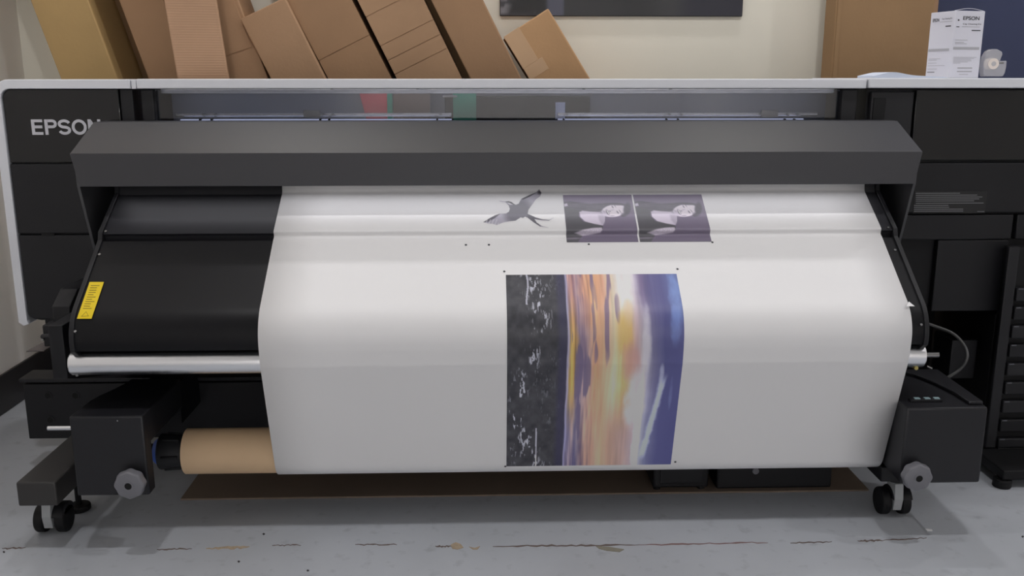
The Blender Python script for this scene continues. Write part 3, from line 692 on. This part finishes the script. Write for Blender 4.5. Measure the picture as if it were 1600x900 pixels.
ink_mesh('bird_print', x_of(752,310), x_of(866,310), s_of(293), s_of(358), 260, 170, bird, keep=bird_keep)
dotm = mat('registration ink', rgb(60,60,66), .5)
for (x, y) in ((728,381.5),(764,381.5),(920,381),(1113,379.5),(788,423),(1058.5,421.5),(789.5,726),(1055,723.5)):
    s = s_of(y); X = x_of(x, y); Y, Z = yz(s); i = int(np.searchsorted(acc, s)); n = Vector((0, float(nrm[i,1]), -float(nrm[i,0])))
    p = Vector((X, float(Y), float(Z))); done('registration_dot', cyl(p+n*.0003, p+n*.0006, .0026, 14), dotm, pw)
core = done('cardboard_core', ring((-.678,AX,AZ),(.84,AX,AZ), AR, AR-.008, 56), corem, None)
tag(core, 'brown cardboard take-up tube below the silver roller, paper wound on it', 'tube')

# ---------------------------------------------------------------- cartons leaning behind the printer
def carton(name, label, xl, xr, yref, tilt, length, Y, depth, m, group='long cartons leaning behind the printer', spin=0):
    "long box leaning to the left; left and right edge given at pixel row yref on its front face"
    pl, prr = atY(xl, yref, Y), atY(xr, yref, Y); ph = math.radians(tilt)
    a = Vector((-math.sin(ph),0,math.cos(ph))); wv = Vector((math.cos(ph),0,math.sin(ph))); W = (prr.x-pl.x)*math.cos(ph)
    o = pl-a*(pl.z/math.cos(ph)); dv = Vector((0,1,0))
    if spin:
        rm = Matrix.Rotation(math.radians(spin), 3, a); wv = rm@wv; dv = rm@dv
        o += Vector((0,0,max(0, -min((o+wv*W*i+dv*depth*j).z for i in (0,1) for j in (0,1)))))
    t = thing(name, label, 'carton', o, group)
    done('carton_body', obox(o, wv*W, dv*depth, a*length), m, t, bevel=.004)
    return t, o, a, wv, dv, W
def strip(t, o, a, wv, dv, W, l0, l1, w0, w1, m, name='flap', th=.002):
    done(name, obox(o+a*l0+wv*(w0*W)-dv*(th+.0003), wv*((w1-w0)*W), dv*th, a*(l1-l0)), m, t, bevel=.0006, seg=1)
CY_ = 2.88
carton('shipping_carton', 'yellowish long carton leaning in the corner by the left wall', 94, 183, 121, 16, 1.72, CY_, .22, cardA)
carton('shipping_carton', 'smooth brown carton leaning between the yellowish and ribbed cartons', 231, 300, 121, 16.5, 2.0, CY_+.03, .16, cardB)
b = carton('shipping_carton', 'upright carton with fine horizontal corrugation ribs, nearest to vertical', 277, 355, 121, 5.5, 1.5, 2.712, .10, cardR, spin=14)
c_ = carton('shipping_carton', 'scuffed carton with a creased flap seam right of the ribbed one', 335, 418, 121, 18, 1.6, CY_, .17, cardD)
strip(*c_, 0, 1.095, 0, 1, cardD); strip(*c_, 1.101, 1.6, 0, .92, cardD)
d_ = carton('shipping_carton', 'shorter tan carton with its slanted top end in view', 422, 508, 121, 25, 1.29, CY_-.02, .17, cardD)
e_ = carton('shipping_carton', 'tan carton with a single flap seam across its face', 512, 611, 121, 26, 1.6, CY_, .19, cardB)
f_ = carton('shipping_carton', 'wrinkled carton with several crease lines and scuffed edge', 619, 721, 121, 25.8, 1.6, CY_, .19, cardD)
g_ = carton('shipping_carton', 'plain smooth carton leaning left of the taped short carton', 734, 814, 121, 26.7, 1.6, CY_, .19, cardB)
h_ = carton('shipping_carton', 'short orange-brown carton with tape over its top corner', 826, 921, 121, 32.3, 1.325, CY_+.01, .17, cardH)
strip(*e_, .4, 1.167, 0, 1, cardB); strip(*e_, 1.170, 1.6, 0, 1, cardB)
for l0, l1 in ((.3,1.12),(1.123,1.165),(1.168,1.212),(1.215,1.305),(1.308,1.6)): strip(*f_, l0, l1, 0, 1, cardD)
strip(*h_, 1.215, 1.3265, -.005, .34, ctape, 'packing_tape', .0006)
strip(*h_, 1.175, 1.2145, .0, .42, ctape, 'packing_tape', .0006)
for xl, xr, tl_, lab in ((675,790,25.5,'thin dark sheet added as shade in the gap between the wrinkled and plain cartons'),(196,262,16,'thin dark sheet added as shade in the gap right of the yellowish carton')):
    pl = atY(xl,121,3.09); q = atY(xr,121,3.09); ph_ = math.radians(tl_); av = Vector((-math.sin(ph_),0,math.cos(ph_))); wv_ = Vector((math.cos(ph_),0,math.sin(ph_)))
    tag(done('cardboard_or_shade_sheet', obox(pl-av*(pl.z/math.cos(ph_))+Vector((0,.012,0)), wv_*((q.x-pl.x)*math.cos(ph_)), (0,.005,0), av*1.7), cardT), lab, 'cardboard')  # filler sheets added so the carton gaps look deeply shaded
tc_ = thing('tall_carton', 'tall flat brown carton standing upright against the navy wall edge', 'carton', (1.25, 2.95, 0))
a, bb = atY(1303,60,2.95).x, atY(1456,60,2.95).x
done('carton_body', box(a, bb, 2.95, 3.045, 0, 1.7), cardT, tc_, bevel=.004)
done('edge_flap', box(a+.004, a+.016, 2.946, 2.949, .02, 1.68), cardT, tc_)
sh2 = tag(done('cardboard_or_shade_sheet', box(a+.03, atY(1461,60,3.05).x, 3.05, 3.056, 0, 1.72), cardD), 'thin light cardboard sheet behind the tall brown carton', 'cardboard')
# picture on the wall
p0, p1 = atY(781,25,3.097), atY(1160,25,3.097)
pic = thing('wall_picture', 'dark black and white picture hanging on the cream wall', 'picture', ((p0.x+p1.x)/2, 3.1, p0.z))
done('picture_panel', box(p0.x, p1.x, 3.097, BW-.001, p0.z, p0.z+.6), mat('black picture edge', (.01,.01,.012,1), .4), pic, bevel=.002)
def picture_face():
    nxp, nz = 160, 60; u, v = np.meshgrid(np.linspace(0,1,nxp), np.linspace(0,1,nz))
    C = np.zeros(u.shape+(3,))+np.array((52,52,54)); C = mixc(C, (40,40,52), sm(.7,.8,u))
    C += ((noise(u*7, v*.5, 1)-.5)*24)[...,None]*(1-sm(.7,.8,u))[...,None]
    le = 1-sm(.25,.27,u); C = mixc(C, (58,58,64), le); C = mixc(C, (125,125,132), le*sm(.55,.62,noise(u*30+v*40, v*60-u*10, 3))*(1-sm(.12,.2,u)))
    C = mixc(C, (28,28,30), (1-sm(-.02,.03,poly_d(u, v*1.3, [(.04,.02),(.2,.02),(.19,.12),(.12,.15),(.05,.1)]))))
    C = mixc(C, (82,84,100), sm(.18,.2,u)*(1-sm(.255,.265,u)))
    me = bpy.data.meshes.new('picture_print'); k = nxp
    V = [(p0.x+.002+(p1.x-p0.x-.004)*u[i,j], 3.0962, p0.z+.002+.59*v[i,j]) for i in range(nz) for j in range(nxp)]
    me.from_pydata(V, [], [(i*k+j, i*k+j+1, (i+1)*k+j+1, (i+1)*k+j) for i in range(nz-1) for j in range(nxp-1)])
    at = me.color_attributes.new('ink', 'FLOAT_COLOR', 'POINT'); Cl = lin(np.clip(C,0,255)).reshape(-1,3)
    at.data.foreach_set('color', np.concatenate([Cl, np.ones((len(Cl),1))], 1).astype(np.float32).ravel())
    link('picture_print', me, print_mat('picture ink', .4), pic)
picture_face()

# ---------------------------------------------------------------- things on the right shelf
ST = TOP+.003
kc = atY(1483, 120, 2.36); kc.z = ST+.0002
vf = Vector((kc.x, kc.y, 0)).normalized(); vr = Vector((vf.y, -vf.x, 0)); ph = math.radians(40)
e1 = vr*math.cos(ph)+vf*math.sin(ph); e2 = -vr*math.sin(ph)+vf*math.cos(ph); KS, KH = .088, .163
kit = thing('cleaning_kit_box', 'white printed cleaning kit carton standing on the grey shelf', 'box', kc)
done('kit_carton', obox(kc, e1*KS, e2*KS, (0,0,KH)), kitw, kit, bevel=.0012)
done('kit_lid_edge', tube([kc+Vector((0,0,KH))+e1*(KS*t)+e2*.004+Vector((0,0,.006*math.sin(math.pi*t))) for t in [i/12 for i in range(13)]], .0006, 6), kitw, kit)
def face(o, ex): return lambda x, z: o+ex*x+Vector((0,0,z))
def kit_face(o, ex, n, items):
    P = face(o, ex)
    for it in items:
        if it[0] == 'b':
            _, x, z, wd, h, m = it; done('printed_line', obox(P(x*KS, z*KH)+n*.0004, ex*(wd*KS), Vector((0,0,h*KH)), -n*.0003), m, kit)
        else:
            _, x, z, wd, h, s, bold = it; text('printed_words', s, basis(P(x*KS, z*KH)+n*.0006, ex, (0,0,1)), kitk, kit, width=wd*KS, height=h*KH, bold=bold)
lines = [('b',.08,.31-.018*i,wd,.006,kitg) for i, wd in enumerate((.78,.7,.6,.62,.5,.25))]
kit_face(kc, e1, e2*-1, [('t',.27,.865,.55,.055,'EPSON',.015),('t',.28,.79,.62,.028,'Cap Cleaning Kit',.004),('b',.26,.762,.6,.007,kitg),('b',.6,.705,.3,.014,kitk),
    ('b',.08,.565,.42,.007,kitg),('b',.08,.53,.3,.008,kitg),('b',.08,.51,.4,.008,kitg),('b',.04,.425,.88,.04,kitg),('b',.25,.14,.5,.02,kitg),('b',.25,.09,.5,.018,kitg),('b',.33,.05,.3,.008,kitg),
    ('b',.1,.85,.05,.022,kitk),('b',.07,.757,.1,.012,kitk)]+lines)
o2 = kc+e2*KS
kit_face(o2, -e2, e1*-1, [('t',.1,.855,.27,.05,'EPSON',.012),('t',.48,.875,.42,.03,'Cap Cleaning Kit',.004),('b',.4,.845,.5,.007,kitg),('b',.65,.77,.22,.016,kitk),('b',.03,.405,.86,.04,kitg),
    ('b',.07,.29,.5,.006,kitg),('b',.07,.27,.35,.006,kitg),('b',.07,.225,.36,.006,kitg),('b',.07,.185,.7,.006,kitg),('b',.07,.135,.4,.006,kitg),('b',.07,.085,.3,.008,kitk)])
# loose sheet on the shelf
tops = []
for i in range(25):
    t = i/24; tops.append((.955+.18*t, ST+.002+.0085*math.exp(-((t-.25)/.2)**2)+.004*math.sin(math.pi*min(1, .15+t*.85))))
ls = done('loose_sheets', prism([(.955,ST+.0003)]+tops+[(1.135,ST+.0003)], 'y', 2.295, 2.40), mat('pale blue paper', rgb(215,224,242), .6), None)
tag(ls, 'curled pale bluish paper sheets lying left of the white carton', 'paper')
# tape dispenser
def clearm():
    m = bpy.data.materials.new('clear tape plastic'); m.use_nodes = True; b = m.node_tree.nodes['Principled BSDF']
    b.inputs['Base Color'].default_value = (.75,.75,.78,1); b.inputs['Roughness'].default_value = .12; b.inputs['Alpha'].default_value = .38; return m
td = thing('tape_dispenser', 'small clear plastic tape dispenser with white roll on the shelf', 'tape dispenser', (1.30, 2.38, ST))
tp = [(952,828),(948,780),(950,700),(968,610),(1000,555),(1045,530),(1100,532),(1150,560),(1155,590),(1140,625),(1128,660),(1200,656),(1196,720),(1180,790),(1158,828)]
def tpx(p, Y): q = atY(1400+p[0]/6.925, p[1]/6.925, Y); return (q.x, max(q.z, ST+.0005))
done('dispenser_shell', prism([tpx(p,2.38) for p in tp], 'y', 2.38, 2.402), clearm(), td, bevel=.002)
tc = tpx((1065,690), 2.375)
done('tape_roll', ring((tc[0],2.378,tc[1]),(tc[0],2.404,tc[1]), .0135, .006, 32), tapew, td)
done('tape_hub', cyl((tc[0],2.3775,tc[1]),(tc[0],2.4045,tc[1]), .0059, 20), mat('grey hub', rgb(190,188,190), .4), td)
bl0 = tpx((1110,670), 2.38); done('cutter_blade', box(bl0[0], bl0[0]+.013, 2.379, 2.403, bl0[1]-.004, bl0[1]-.001), chrome, td)

# ---------------------------------------------------------------- under the printer
fs = tag(done('cardboard_or_shade_sheet', box(-.74, .95, 2.107, 2.62, .0005, .0045), cardboard('old grey brown cardboard', 128,112,98)), 'flattened brown cardboard lying on the floor under the printer', 'cardboard')
ub = thing('floor_power_unit', 'small low black unit under the printer, nearer to the sunset print', 'power unit', (.48, 2.15, .0045))
done('unit_body', box(.412, .55, 2.115, 2.25, .012, .085), black, ub, bevel=.005)
done('unit_panel', box(.43, .535, 2.112, 2.1148, .025, .07), black2, ub, bevel=.002)
for x in (.425,.535):
    for y in (2.13,2.235): done('unit_foot', cyl((x,y,.0046),(x,y,.012), .009, 14), dark, ub)
wb = thing('floor_waste_tank', 'long low black box under the printer left of the right caster', 'box', (.72, 2.15, .0045))
done('tank_body', box(.572, .86, 2.12, 2.28, .0046, .09), black, wb, bevel=.005)
c = atY(1180, 735, 2.12); done('tank_cap', cyl(c-Vector((0,.006,0)), c+Vector((0,-.0002,0)), .008, 20), knobm, wb)
